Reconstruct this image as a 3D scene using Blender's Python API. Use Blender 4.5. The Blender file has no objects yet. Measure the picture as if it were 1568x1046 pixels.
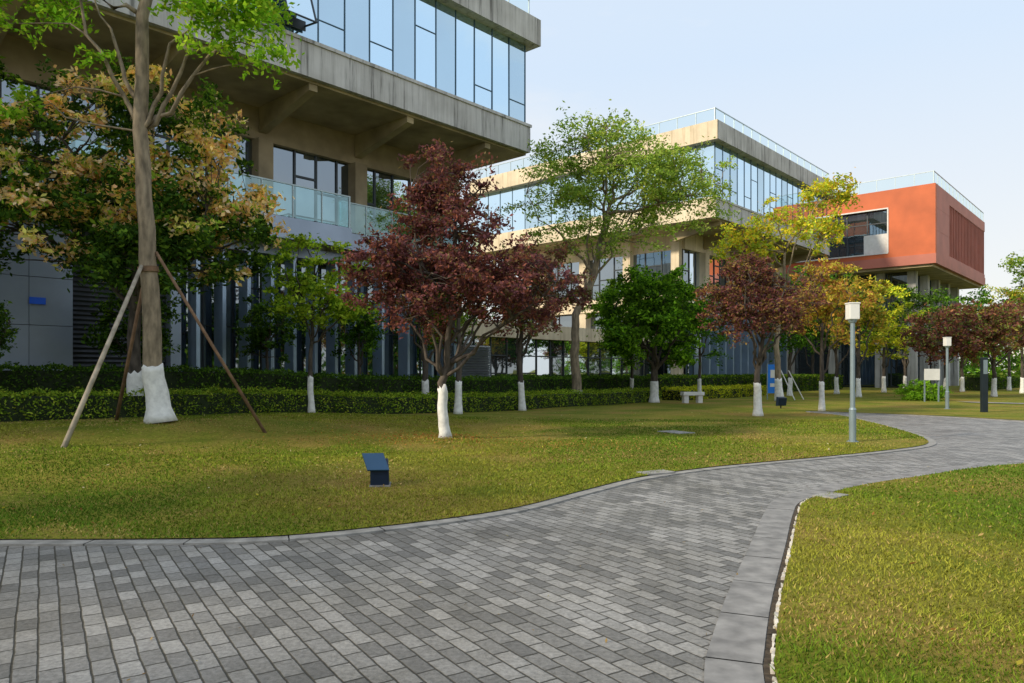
import bpy, math, numpy as np
from mathutils import Vector, geometry
rng=np.random.default_rng(7)
R=math.radians
scene=bpy.context.scene
scene.view_settings.view_transform='Standard'
scene.view_settings.look='None'
scene.view_settings.exposure=0

# ------------------------------------------------------------ frame of the office row
CX,CY=0.91,36.0
AX,AY=0.6716,0.741
NX,NY=-0.741,0.6716
def loc(s,d): return (CX+AX*s+NX*d, CY+AY*s+NY*d)
def tolocal(x,y):
    rx=x-CX; ry=y-CY
    return rx*AX+ry*AY, rx*NX+ry*NY
def sst(e0,e1,x):
    t=np.clip((x-e0)/(e1-e0),0,1); return t*t*(3-2*t)
def hgt(x,y):
    x=np.asarray(x,float); y=np.asarray(y,float)
    s,d=tolocal(x,y)
    h=0.03+0.38*sst(-10.5,-5,d)*sst(-7,-19,s)
    h=h+0.16*np.exp(-((x+7.9)**2+(y-16.3)**2)/1.6)
    h=h+0.07*np.exp(-((x+1.53)**2+(y-16.65)**2)/0.9)
    far=sst(-12.5,-9.5,d)
    h=h+far*0.03*(np.sin(x*0.7+1)*np.sin(y*0.6)+1)
    h=h+0.14*np.exp(-(((x+6.0)/4.0)**2+((y-11.8)/1.7)**2))
    return h
_G=np.random.default_rng(3).random((64,64))
def vnoise(x,y,s,ox=0.0):
    u=np.asarray(x)/s+ox+20; v=np.asarray(y)/s+ox*1.7+20
    i=np.floor(u).astype(int); j=np.floor(v).astype(int); fu=u-i; fv=v-j
    fu=fu*fu*(3-2*fu); fv=fv*fv*(3-2*fv)
    g=lambda a,b:_G[a%64,b%64]
    return (g(i,j)*(1-fu)+g(i+1,j)*fu)*(1-fv)+(g(i,j+1)*(1-fu)+g(i+1,j+1)*fu)*fv
def fbm(x,y,s,ox=0.0):
    return (vnoise(x,y,s,ox)+0.5*vnoise(x,y,s/2.1,ox+5)+0.25*vnoise(x,y,s/4.3,ox+9))/1.75

# ------------------------------------------------------------ materials
def newmat(name):
    m=bpy.data.materials.new(name); m.use_nodes=True
    nt=m.node_tree; b=nt.nodes["Principled BSDF"]
    return m,nt,b
def N(nt,t,**k):
    n=nt.nodes.new(t)
    for a,v in k.items(): setattr(n,a,v)
    return n
def ramp(nt,stops):
    r=N(nt,'ShaderNodeValToRGB'); e=r.color_ramp.elements
    e[0].position=stops[0][0]; e[0].color=(*stops[0][1],1)
    e[1].position=stops[-1][0]; e[1].color=(*stops[-1][1],1)
    for p,c in stops[1:-1]:
        x=e.new(p); x.color=(*c,1)
    return r
def plain(name,col,rough=0.6,metal=0.0,var=0.15,scale=3.0,bump=0.0,spec=0.4,stretch=None):
    m,nt,b=newmat(name)
    tc=N(nt,'ShaderNodeTexCoord'); mp=N(nt,'ShaderNodeMapping')
    if stretch: mp.inputs['Scale'].default_value=stretch
    nt.links.new(tc.outputs['Object'],mp.inputs[0])
    no=N(nt,'ShaderNodeTexNoise'); no.inputs['Scale'].default_value=scale; no.inputs['Detail'].default_value=4
    nt.links.new(mp.outputs[0],no.inputs['Vector'])
    lo=tuple(c*(1-var) for c in col); hi=tuple(min(1,c*(1+var)) for c in col)
    r=ramp(nt,[(0.3,lo),(0.7,hi)])
    nt.links.new(no.outputs['Fac'],r.inputs[0]); nt.links.new(r.outputs[0],b.inputs['Base Color'])
    b.inputs['Roughness'].default_value=rough; b.inputs['Metallic'].default_value=metal
    b.inputs['Specular IOR Level'].default_value=spec
    if bump:
        bp=N(nt,'ShaderNodeBump'); bp.inputs['Strength'].default_value=bump; bp.inputs['Distance'].default_value=0.02
        nt.links.new(no.outputs['Fac'],bp.inputs['Height']); nt.links.new(bp.outputs[0],b.inputs['Normal'])
    return m
def concrete(name,col,dark):
    m,nt,b=newmat(name)
    tc=N(nt,'ShaderNodeTexCoord')
    mp=N(nt,'ShaderNodeMapping'); mp.inputs['Scale'].default_value=(2.6,2.6,0.14)
    nt.links.new(tc.outputs['Object'],mp.inputs[0])
    n1=N(nt,'ShaderNodeTexNoise'); n1.inputs['Scale'].default_value=1.4; n1.inputs['Detail'].default_value=6; n1.inputs['Roughness'].default_value=0.7
    nt.links.new(mp.outputs[0],n1.inputs['Vector'])
    n2=N(nt,'ShaderNodeTexNoise'); n2.inputs['Scale'].default_value=0.7; n2.inputs['Detail'].default_value=7
    nt.links.new(tc.outputs['Object'],n2.inputs['Vector'])
    r1=ramp(nt,[(0.34,dark),(0.45,tuple((a+3*c)/4 for a,c in zip(dark,col))),(0.6,col)])
    nt.links.new(n1.outputs['Fac'],r1.inputs[0])
    r2=ramp(nt,[(0.3,(0.72,0.71,0.69)),(0.7,(1.1,1.1,1.1))])
    nt.links.new(n2.outputs['Fac'],r2.inputs[0])
    mx=N(nt,'ShaderNodeMixRGB',blend_type='MULTIPLY'); mx.inputs[0].default_value=0.9
    nt.links.new(r1.outputs[0],mx.inputs[1]); nt.links.new(r2.outputs[0],mx.inputs[2])
    nt.links.new(mx.outputs[0],b.inputs['Base Color'])
    b.inputs['Roughness'].default_value=0.85
    bp=N(nt,'ShaderNodeBump'); bp.inputs['Strength'].default_value=0.3; bp.inputs['Distance'].default_value=0.02
    nt.links.new(n2.outputs['Fac'],bp.inputs['Height']); nt.links.new(bp.outputs[0],b.inputs['Normal'])
    return m
def glassmat(name,tint,inner,fac=0.75,rough=0.02):
    m,nt,b=newmat(name)
    out=nt.nodes['Material Output']
    gl=N(nt,'ShaderNodeBsdfGlossy'); gl.inputs['Color'].default_value=(*tint,1); gl.inputs['Roughness'].default_value=rough
    tc=N(nt,'ShaderNodeTexCoord')
    no=N(nt,'ShaderNodeTexNoise'); no.inputs['Scale'].default_value=0.45; no.inputs['Detail'].default_value=3
    nt.links.new(tc.outputs['Object'],no.inputs['Vector'])
    r=ramp(nt,[(0.35,tuple(c*0.6 for c in inner)),(0.65,tuple(c*1.5 for c in inner))])
    nt.links.new(no.outputs['Fac'],r.inputs[0])
    df=N(nt,'ShaderNodeBsdfDiffuse'); nt.links.new(r.outputs[0],df.inputs['Color'])
    n2=N(nt,'ShaderNodeTexNoise'); n2.inputs['Scale'].default_value=0.9; n2.inputs['Detail'].default_value=1
    nt.links.new(tc.outputs['Object'],n2.inputs['Vector'])
    bp=N(nt,'ShaderNodeBump'); bp.inputs['Strength'].default_value=0.06; bp.inputs['Distance'].default_value=0.05
    nt.links.new(n2.outputs['Fac'],bp.inputs['Height']); nt.links.new(bp.outputs[0],gl.inputs['Normal'])
    fr=N(nt,'ShaderNodeLayerWeight'); fr.inputs['Blend'].default_value=0.35
    ma=N(nt,'ShaderNodeMapRange'); ma.inputs['To Min'].default_value=fac; ma.inputs['To Max'].default_value=0.97
    nt.links.new(fr.outputs['Fresnel'],ma.inputs['Value'])
    mx=N(nt,'ShaderNodeMixShader')
    nt.links.new(ma.outputs[0],mx.inputs[0]); nt.links.new(df.outputs[0],mx.inputs[1]); nt.links.new(gl.outputs[0],mx.inputs[2])
    nt.links.new(mx.outputs[0],out.inputs['Surface'])
    return m
def clearglass(name,tint,lo,hi,gc):
    m,nt,b=newmat(name); out=nt.nodes['Material Output']
    gl=N(nt,'ShaderNodeBsdfGlossy'); gl.inputs['Color'].default_value=(*gc,1); gl.inputs['Roughness'].default_value=0.03
    tr=N(nt,'ShaderNodeBsdfTransparent'); tr.inputs['Color'].default_value=(*tint,1)
    no=N(nt,'ShaderNodeTexNoise'); no.inputs['Scale'].default_value=1.0
    tc=N(nt,'ShaderNodeTexCoord'); nt.links.new(tc.outputs['Object'],no.inputs['Vector'])
    ma=N(nt,'ShaderNodeMapRange'); ma.inputs['To Min'].default_value=lo; ma.inputs['To Max'].default_value=hi
    nt.links.new(no.outputs['Fac'],ma.inputs['Value'])
    mx=N(nt,'ShaderNodeMixShader')
    nt.links.new(ma.outputs[0],mx.inputs[0]); nt.links.new(tr.outputs[0],mx.inputs[1]); nt.links.new(gl.outputs[0],mx.inputs[2])
    nt.links.new(mx.outputs[0],out.inputs['Surface'])
    return m
def leafmat(name,transl=0.35):
    m,nt,b=newmat(name); out=nt.nodes['Material Output']; nt.nodes.remove(b)
    at=N(nt,'ShaderNodeAttribute'); at.attribute_name='Col'
    df=N(nt,'ShaderNodeBsdfDiffuse'); nt.links.new(at.outputs['Color'],df.inputs['Color'])
    tr=N(nt,'ShaderNodeBsdfTranslucent')
    mu=N(nt,'ShaderNodeMixRGB',blend_type='MULTIPLY'); mu.inputs[0].default_value=1; mu.inputs[2].default_value=(1.5,1.5,0.9,1)
    nt.links.new(at.outputs['Color'],mu.inputs[1]); nt.links.new(mu.outputs[0],tr.inputs['Color'])
    mx=N(nt,'ShaderNodeMixShader'); mx.inputs[0].default_value=transl
    nt.links.new(df.outputs[0],mx.inputs[1]); nt.links.new(tr.outputs[0],mx.inputs[2])
    nt.links.new(mx.outputs[0],out.inputs['Surface'])
    return m
def grassmat():
    m,nt,b=newmat('grass_blade'); out=nt.nodes['Material Output']; nt.nodes.remove(b)
    at=N(nt,'ShaderNodeAttribute'); at.attribute_name='Col'
    df=N(nt,'ShaderNodeBsdfDiffuse'); nt.links.new(at.outputs['Color'],df.inputs['Color'])
    nt.links.new(df.outputs[0],out.inputs['Surface']); return m

M_conc=concrete('stained_concrete',(0.6,0.59,0.575),(0.2,0.195,0.185))
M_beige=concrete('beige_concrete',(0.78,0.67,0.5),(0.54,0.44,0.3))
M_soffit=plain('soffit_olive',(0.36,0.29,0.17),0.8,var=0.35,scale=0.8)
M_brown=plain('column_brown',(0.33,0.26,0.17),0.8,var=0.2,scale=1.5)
M_glass=glassmat('curtain_wall_glass',(0.68,0.86,0.97),(0.12,0.2,0.26),0.72)
M_glassd=glassmat('dark_window_glass',(0.66,0.76,0.85),(0.02,0.027,0.03),0.33)
M_rail=clearglass('balustrade_glass',(0.62,0.84,0.86),0.15,0.35,(0.62,0.88,0.92))
M_rail2=clearglass('clear_balustrade_glass',(0.85,0.94,0.95),0.08,0.2,(0.85,0.95,0.97))
M_frame=plain('dark_frame',(0.05,0.06,0.07),0.4,0.3,var=0.1)
M_cwf=plain('curtain_wall_frame',(0.07,0.13,0.18),0.4,0.3,var=0.1)
M_railf=plain('rail_metal',(0.4,0.48,0.5),0.4,0.4,var=0.1)
M_panel=plain('metal_panel',(0.31,0.37,0.47),0.35,0.5,var=0.12,scale=0.6)
M_fin=plain('blue_grey_fin',(0.36,0.47,0.62),0.3,0.5,var=0.12,scale=1)
M_louv=plain('dark_louvre',(0.11,0.12,0.14),0.5,0.3,var=0.2)
M_white=plain('white_panel',(0.7,0.7,0.68),0.6,var=0.08)
M_red=plain('orange_red_panel',(0.55,0.13,0.045),0.6,var=0.16,scale=0.5)
M_red2=plain('dusty_red_panel',(0.47,0.16,0.115),0.6,var=0.14,scale=0.5)
M_redfin=plain('maroon_recess',(0.2,0.06,0.05),0.6,var=0.15)
M_bark=plain('bark',(0.25,0.2,0.14),0.9,var=0.45,scale=9,bump=0.8,stretch=(1,1,0.35))
M_barkd=plain('dark_bark',(0.085,0.07,0.058),0.9,var=0.5,scale=9,bump=0.8,stretch=(1,1,0.35))
M_wash=plain('whitewash',(0.76,0.76,0.74),0.85,var=0.16,scale=8,bump=0.5)
M_leaf=leafmat('foliage',0.3)
M_grassb=grassmat()

# ------------------------------------------------------------ mesh helpers
def link(ob,parent=None):
    scene.collection.objects.link(ob)
    if parent: ob.parent=parent
    return ob
def empty(name,p=(0,0,0)):
    e=bpy.data.objects.new(name,None); e.empty_display_size=0.5
    scene.collection.objects.link(e); return e
class MB:
    def __init__(s): s.v=[]; s.f=[]
    def hexa(s,c):
        i=len(s.v); s.v+= [tuple(p) for p in c]
        s.f+=[(i,i+3,i+2,i+1),(i+4,i+5,i+6,i+7),(i,i+1,i+5,i+4),(i+1,i+2,i+6,i+5),(i+2,i+3,i+7,i+6),(i+3,i,i+4,i+7)]
    def quad(s,c):
        i=len(s.v); s.v+=[tuple(p) for p in c]; s.f.append(tuple(range(i,i+len(c))))
    def tube(s,pts,rad,n=7,cap=True):
        pts=[Vector(p) for p in pts]; base=len(s.v)
        for k,p in enumerate(pts):
            if k==0: t=pts[1]-p
            elif k==len(pts)-1: t=p-pts[k-1]
            else: t=pts[k+1]-pts[k-1]
            t.normalize()
            ref=Vector((1,0,0)) if abs(t.x)<0.8 else Vector((0,1,0))
            a=t.cross(ref).normalized(); b=t.cross(a)
            for j in range(n):
                an=2*math.pi*j/n
                q=p+(a*math.cos(an)+b*math.sin(an))*rad[k]; s.v.append((q.x,q.y,q.z))
        for k in range(len(pts)-1):
            for j in range(n):
                j2=(j+1)%n
                s.f.append((base+k*n+j,base+k*n+j2,base+(k+1)*n+j2,base+(k+1)*n+j))
        if cap:
            s.f.append(tuple(base+j for j in range(n))[::-1])
            s.f.append(tuple(base+(len(pts)-1)*n+j for j in range(n)))
    def make(s,name,mat,parent=None,smooth=False,bevel=0):
        me=bpy.data.meshes.new(name); me.from_pydata(s.v,[],s.f); me.update()
        if smooth: me.polygons.foreach_set('use_smooth',[True]*len(me.polygons))
        me.materials.append(mat)
        import bmesh
        bm=bmesh.new(); bm.from_mesh(me); bmesh.ops.recalc_face_normals(bm,faces=bm.faces); bm.to_mesh(me); bm.free()
        ob=bpy.data.objects.new(name,me); link(ob,parent)
        if bevel:
            b=ob.modifiers.new('b','BEVEL'); b.width=bevel; b.segments=2
        return ob
def npmesh(name,verts,k,cols,mat,parent=None):
    nv=len(verts); nf=nv//k
    me=bpy.data.meshes.new(name)
    me.vertices.add(nv); me.vertices.foreach_set('co',verts.astype(np.float32).ravel())
    me.loops.add(nv); me.loops.foreach_set('vertex_index',np.arange(nv,dtype=np.int32))
    me.polygons.add(nf); me.polygons.foreach_set('loop_start',np.arange(0,nv,k,dtype=np.int32))
    me.update(calc_edges=True)
    ca=me.color_attributes.new(name='Col',type='FLOAT_COLOR',domain='POINT')
    c=np.ones((nv,4),np.float32); c[:,:3]=np.repeat(cols,k,axis=0)
    ca.data.foreach_set('color',c.ravel())
    me.materials.append(mat)
    ob=bpy.data.objects.new(name,me); link(ob,parent); return ob
def pbox(mb,P,t0,t1,o0,o1,z0,z1):
    mb.hexa([P(t0,o0,z0),P(t1,o0,z0),P(t1,o1,z0),P(t0,o1,z0),P(t0,o0,z1),P(t1,o0,z1),P(t1,o1,z1),P(t0,o1,z1)])
def PL(s,d,z):
    x,y=loc(s,d); return (x,y,z)
def lbox(mb,s0,s1,d0,d1,z0,z1): pbox(mb,PL,s0,s1,d0,d1,z0,z1)
def wbox(mb,x0,x1,y0,y1,z0,z1): pbox(mb,lambda a,b,c:(a,b,c),x0,x1,y0,y1,z0,z1)
def facP(d0): return lambda t,o,z: PL(t,d0-o,z)      # o = outwards
def endP(s0): return lambda t,o,z: PL(s0-o,t,z)

# ------------------------------------------------------------ leaves
def leaf_verts(c,size,flat=0.0):
    n=len(c)
    d=rng.normal(size=(n,3)); d[:,2]*= (1-flat*0.6); d/=np.linalg.norm(d,axis=1)[:,None]+1e-9
    w=rng.normal(size=(n,3)); w-= (w*d).sum(1)[:,None]*d
    if flat>0: 
        w[:,2]*=(1-flat)
    w/=np.linalg.norm(w,axis=1)[:,None]+1e-9
    L=(size*rng.uniform(0.6,1.35,n))[:,None]
    v=np.empty((n,4,3))
    v[:,0]=c-d*L*0.5; v[:,1]=c+w*L*0.24; v[:,2]=c+d*L*0.5; v[:,3]=c-w*L*0.24
    return v.reshape(-1,3)
def pick(pal,n,bias=None):
    w=np.array([p[1] for p in pal],float); 
    if bias is not None: w=w*bias
    w/=w.sum(); idx=rng.choice(len(pal),n,p=w)
    c=np.array([p[0] for p in pal])[idx]
    return c*rng.uniform(0.65,1.35,n)[:,None]
def curve(p0,p1,mid,n=7,wob=0.06):
    p0=np.array(p0,float); p1=np.array(p1,float); mid=np.array(mid,float)
    t=np.linspace(0,1,n)[:,None]
    q=(1-t)**2*p0+2*t*(1-t)*mid+t*t*p1
    L=np.linalg.norm(p1-p0)
    q[1:-1]+=rng.normal(size=(n-2,3))*wob*L*0.35
    return q
def tree(name,base,trunk,ells,nclump,cr,nleaf,lsize,pal,white=1.2,bark=M_bark,nlimb=7,fork=None,limb_r=None,
         tip=None,tipp=0.0,flat=0.3,shell=0.55,twig=0.012,extra=None,tipz=None,clumpvar=0.25):
    """trunk: list of (x,y,z,r) absolute; ells: (cx,cy,cz,rx,ry,rz,weight)"""
    root=empty(name)
    tp=np.array([t[:3] for t in trunk],float); tr=[t[3] for t in trunk]
    ts=[];rs=[]
    for i in range(len(tp)-1):
        for k in range(4):
            f=k/4; ts.append(tp[i]*(1-f)+tp[i+1]*f); rs.append(tr[i]*(1-f)+tr[i+1]*f)
    ts.append(tp[-1]); rs.append(tr[-1]); ts=np.array(ts)
    ts[2:]+=rng.normal(size=ts[2:].shape)*np.array([0.02,0.02,0])
    mb=MB()
    rs[0]*=1.35
    mb.tube(ts,rs,12)
    top=ts[-1]; zf=fork if fork is not None else top[2]
    cand=[(p,r) for p,r in zip(ts,rs) if p[2]>=zf-0.01]
    w=np.array([e[6] for e in ells],float); w/=w.sum()
    limbpts=[(p,r) for p,r in cand]
    k0=rng.uniform(0,6.28)
    for i in range(nlimb):
        e=ells[i%len(ells)] if len(ells)>1 else ells[0]
        an=k0+i*2.399; el=rng.uniform(0.0,0.9)
        tgt=np.array([e[0]+e[3]*0.75*math.cos(an)*math.cos(el),e[1]+e[4]*0.75*math.sin(an)*math.cos(el),e[2]+e[5]*0.75*math.sin(el)-0.1*e[5]])
        st,r0=cand[rng.integers(0,len(cand))]
        if tgt[2]<st[2]+0.3: st,r0=cand[0]
        mid=st*0.55+tgt*0.45+np.array([0,0,-0.05*np.linalg.norm(tgt-st)]) 
        q=curve(st,tgt,mid,9)
        r0=(limb_r or r0*0.6)
        rr=np.linspace(r0,0.018,9)
        mb.tube(q,rr,6)
        limbpts+= [(q[j],rr[j]) for j in range(2,9)]
    LP=np.array([p for p,_ in limbpts]); 
    V=[];C=[]
    zc0=min(e[2]-e[5] for e in ells); zc1=max(e[2]+e[5] for e in ells)
    clumps=[]
    for i in range(nclump):
        e=ells[rng.choice(len(ells),p=w)]
        while True:
            u=rng.normal(size=3); u/=np.linalg.norm(u)
            if u[2]>-0.85: break
        rad=shell+(1-shell)*rng.random()
        if rng.random()<0.25: rad*=rng.random()
        if rng.random()<0.12: rad*=1.12
        c=np.array([e[0]+u[0]*e[3]*rad,e[1]+u[1]*e[4]*rad,e[2]+u[2]*e[5]*rad])
        clumps.append((c,rad,rng.uniform(0.6,1.35)))
    if extra: clumps+= [(np.array(c,float),0.9,f) for c,f in extra]
    for c,rad,f in clumps:
        dd=np.linalg.norm(LP-c,axis=1)+np.where(LP[:,2]>c[2]+0.3,2.0,0)
        j=int(dd.argmin()); st=LP[j]
        L=np.linalg.norm(c-st)
        if L>0.15:
            mid=(st+c)/2+np.array([0,0,0.12*L])
            mb.tube(curve(st,c,mid,5,0.1),np.linspace(min(limbpts[j][1]*0.7,twig*2.2),twig*0.5,5),4,cap=False)
        n=int(nleaf*rng.uniform(0.55,1.4)*f)
        r=cr*f
        K=6
        tw=rng.normal(size=(K,3))*np.array([1,1,0.55]); tw/=np.linalg.norm(tw,axis=1)[:,None]
        kk=rng.integers(0,K,n); tt=rng.random(n)**0.7
        off=tw[kk]*(tt*r*1.15)[:,None]+rng.normal(size=(n,3))*r*0.2*np.array([1,1,0.7])
        off[:,2]-=0.12*r*(tt**2)
        p=c+off
        bias=rng.uniform(0.3,1.7,len(pal))
        col=pick(pal,n,bias)*rng.uniform(1-clumpvar,1+clumpvar)
        ls=lsize
        if tip is not None:
            q=tipp*np.clip((c[2]-(tipz or zc0))/1.6,0.06,1)*(0.5+0.5*rad)
            if rng.random()<q:
                msk=rng.random(n)<0.93
                col[msk]=pick(tip,int(msk.sum()),rng.uniform(0.1,1.9,len(tip)))
                ls=lsize*1.1
        V.append(leaf_verts(p,ls,flat)); C.append(col)
    mb.make('trunk_and_branches',bark,root,smooth=True)
    npmesh('leaves',np.concatenate(V),4,np.concatenate(C),M_leaf,root)
    if white:
        zb=tp[0][2]; 
        wp=[];wr=[]
        for z in np.linspace(zb,zb+white,9):
            wp.append([np.interp(z,ts[:,2],ts[:,0]),np.interp(z,ts[:,2],ts[:,1]),z]); 
            wr.append(np.interp(z,ts[:,2],rs)*1.07+0.008)
        m2=MB(); m2.tube(wp,wr,14)
        for j in range(14):
            k=len(m2.v)-1-j; x_,y_,z_=m2.v[k]; m2.v[k]=(x_,y_,z_+rng.uniform(-.05,.05)*white)
        m2.make('whitewashed_base',M_wash,root,smooth=True)
    return root

# ------------------------------------------------------------ ground
def catmull(P,m=8):
    P=np.array(P,float); out=[]
    for i in range(len(P)-1):
        p0=P[max(i-1,0)];p1=P[i];p2=P[i+1];p3=P[min(i+2,len(P)-1)]
        for k in range(m):
            t=k/m
            out.append(0.5*((2*p1)+(-p0+p2)*t+(2*p0-5*p1+4*p2-p3)*t*t+(-p0+3*p1-3*p2+p3)*t**3))
    out.append(P[-1]); return np.array(out)
edgeL=catmull([(-27,3.0),(-16,5.2),(-9,6.4),(-6.4,6.75),(-4.82,6.83),(-3.59,6.85),(-2.39,6.95),(-1.48,7.34),(-.6,7.89),(.123,8.54),(1.02,9.76),(2.01,11.0),(3.46,12.16),(5.65,13.45),(7.42,14.56),(8.9,15.7),(9.75,17.1),(10.6,19.7),(11.5,23.7),(12.0,26.5),(11.6,28.6)])
edgeF=catmull([(11.6,28.6),(12.1,29.4),(13.5,28.2),(15.4,26.3),(17.0,23.2),(19.5,20.6),(26,17.5),(44,14.5)])
edgeR=catmull([(44,8),(25,13.6),(14,13.6),(8.83,12.5),(6.05,10.9),(4.99,10.2),(4.25,9.55),(3.61,8.9),(3.2,8.1),(2.54,6.58),(1.88,5.07),(1.5,4.13),(1.36,3.73),(1.15,2.8),(1.0,1.2),(0.95,-3),(0.95,-10)])
def inpoly(x,y,P):
    x=np.asarray(x);y=np.asarray(y); r=np.zeros(x.shape,bool); n=len(P); j=n-1
    for i in range(n):
        xi,yi=P[i];xj,yj=P[j]
        if yi!=yj:
            c=((yi>y)!=(yj>y))&(x<(xj-xi)*(y-yi)/(yj-yi)+xi); r^=c
        j=i
    return r
polyA=np.concatenate([edgeL,edgeF[1:],np.array([(70,14),(90,130),(-70,130),(-70,3.0)])])
polyB=np.concatenate([edgeR,np.array([(44,-10)])])
def lawn(name,poly,mat,parent,near,step):
    x0,x1,y0,y1=near
    gx,gy=np.meshgrid(np.arange(x0,x1,step),np.arange(y0,y1,step))
    gx=gx.ravel()+rng.uniform(-.05,.05,gx.size);gy=gy.ravel()+rng.uniform(-.05,.05,gy.size)
    fx,fy=np.meshgrid(np.arange(-68,90,4.1),np.arange(y0,129,4.1)); fx=fx.ravel();fy=fy.ravel()
    k=~((fx>x0)&(fx<x1)&(fy>y0)&(fy<y1)); gx=np.r_[gx,fx[k]];gy=np.r_[gy,fy[k]]
    m=inpoly(gx,gy,poly); gx=gx[m];gy=gy[m]
    pts=[Vector((float(a),float(b))) for a,b in poly]+[Vector((float(a),float(b))) for a,b in zip(gx,gy)]
    n=len(poly)
    r=geometry.delaunay_2d_cdt(pts,[(i,(i+1)%n) for i in range(n)],[],1,1e-4)
    vx=np.array([(p.x,p.y) for p in r[0]]); z=hgt(vx[:,0],vx[:,1])
    me=bpy.data.meshes.new(name); me.from_pydata([(a,b,c) for (a,b),c in zip(vx,z)],[],[tuple(f) for f in r[2]]); me.update()
    me.polygons.foreach_set('use_smooth',[True]*len(me.polygons))
    me.materials.append(mat)
    ob=bpy.data.objects.new(name,me); link(ob,parent)
    import bmesh
    bm=bmesh.new(); bm.from_mesh(me)
    for f in bm.faces:
        if f.normal.z<0: f.normal_flip()
    bm.to_mesh(me); bm.free()
    return ob
def lawnmat():
    m,nt,b=newmat('lawn_turf')
    tc=N(nt,'ShaderNodeTexCoord')
    n1=N(nt,'ShaderNodeTexNoise'); n1.inputs['Scale'].default_value=0.45; n1.inputs['Detail'].default_value=7; n1.inputs['Roughness'].default_value=0.65
    n2=N(nt,'ShaderNodeTexNoise'); n2.inputs['Scale'].default_value=14; n2.inputs['Detail'].default_value=6; n2.inputs['Roughness'].default_value=0.8
    n3=N(nt,'ShaderNodeTexNoise'); n3.inputs['Scale'].default_value=0.3; n3.inputs['Detail'].default_value=5
    mp=N(nt,'ShaderNodeMapping'); mp.inputs['Location'].default_value=(13,5,0)
    nt.links.new(tc.outputs['Object'],mp.inputs[0])
    for n in (n1,n2): nt.links.new(tc.outputs['Object'],n.inputs['Vector'])
    nt.links.new(mp.outputs[0],n3.inputs['Vector'])
    r1=ramp(nt,[(0.3,(0.1,0.14,0.014)),(0.45,(0.155,0.185,0.02)),(0.56,(0.22,0.21,0.034)),(0.7,(0.28,0.22,0.055))])
    nt.links.new(n1.outputs['Fac'],r1.inputs[0])
    r3=ramp(nt,[(0.5,(0,0,0)),(0.66,(1,1,1))]); nt.links.new(n3.outputs['Fac'],r3.inputs[0])
    mx=N(nt,'ShaderNodeMixRGB'); mx.inputs[2].default_value=(0.3,0.2,0.06,1)
    mm=N(nt,'ShaderNodeMath',operation='MULTIPLY'); mm.inputs[1].default_value=0.75
    nt.links.new(r3.outputs[0],mm.inputs[0]); nt.links.new(mm.outputs[0],mx.inputs[0]); nt.links.new(r1.outputs[0],mx.inputs[1])
    r2=ramp(nt,[(0.3,(0.45,0.45,0.4)),(0.7,(1.35,1.35,1.3))]); nt.links.new(n2.outputs['Fac'],r2.inputs[0])
    mu=N(nt,'ShaderNodeMixRGB',blend_type='MULTIPLY'); mu.inputs[0].default_value=1
    nt.links.new(mx.outputs[0],mu.inputs[1]); nt.links.new(r2.outputs[0],mu.inputs[2])
    nt.links.new(mu.outputs[0],b.inputs['Base Color'])
    b.inputs['Roughness'].default_value=0.95; b.inputs['Specular IOR Level'].default_value=0.1
    bp=N(nt,'ShaderNodeBump'); bp.inputs['Strength'].default_value=0.8; bp.inputs['Distance'].default_value=0.03
    nt.links.new(n2.outputs['Fac'],bp.inputs['Height']); nt.links.new(bp.outputs[0],b.inputs['Normal'])
    return m
M_lawn=lawnmat()
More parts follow.
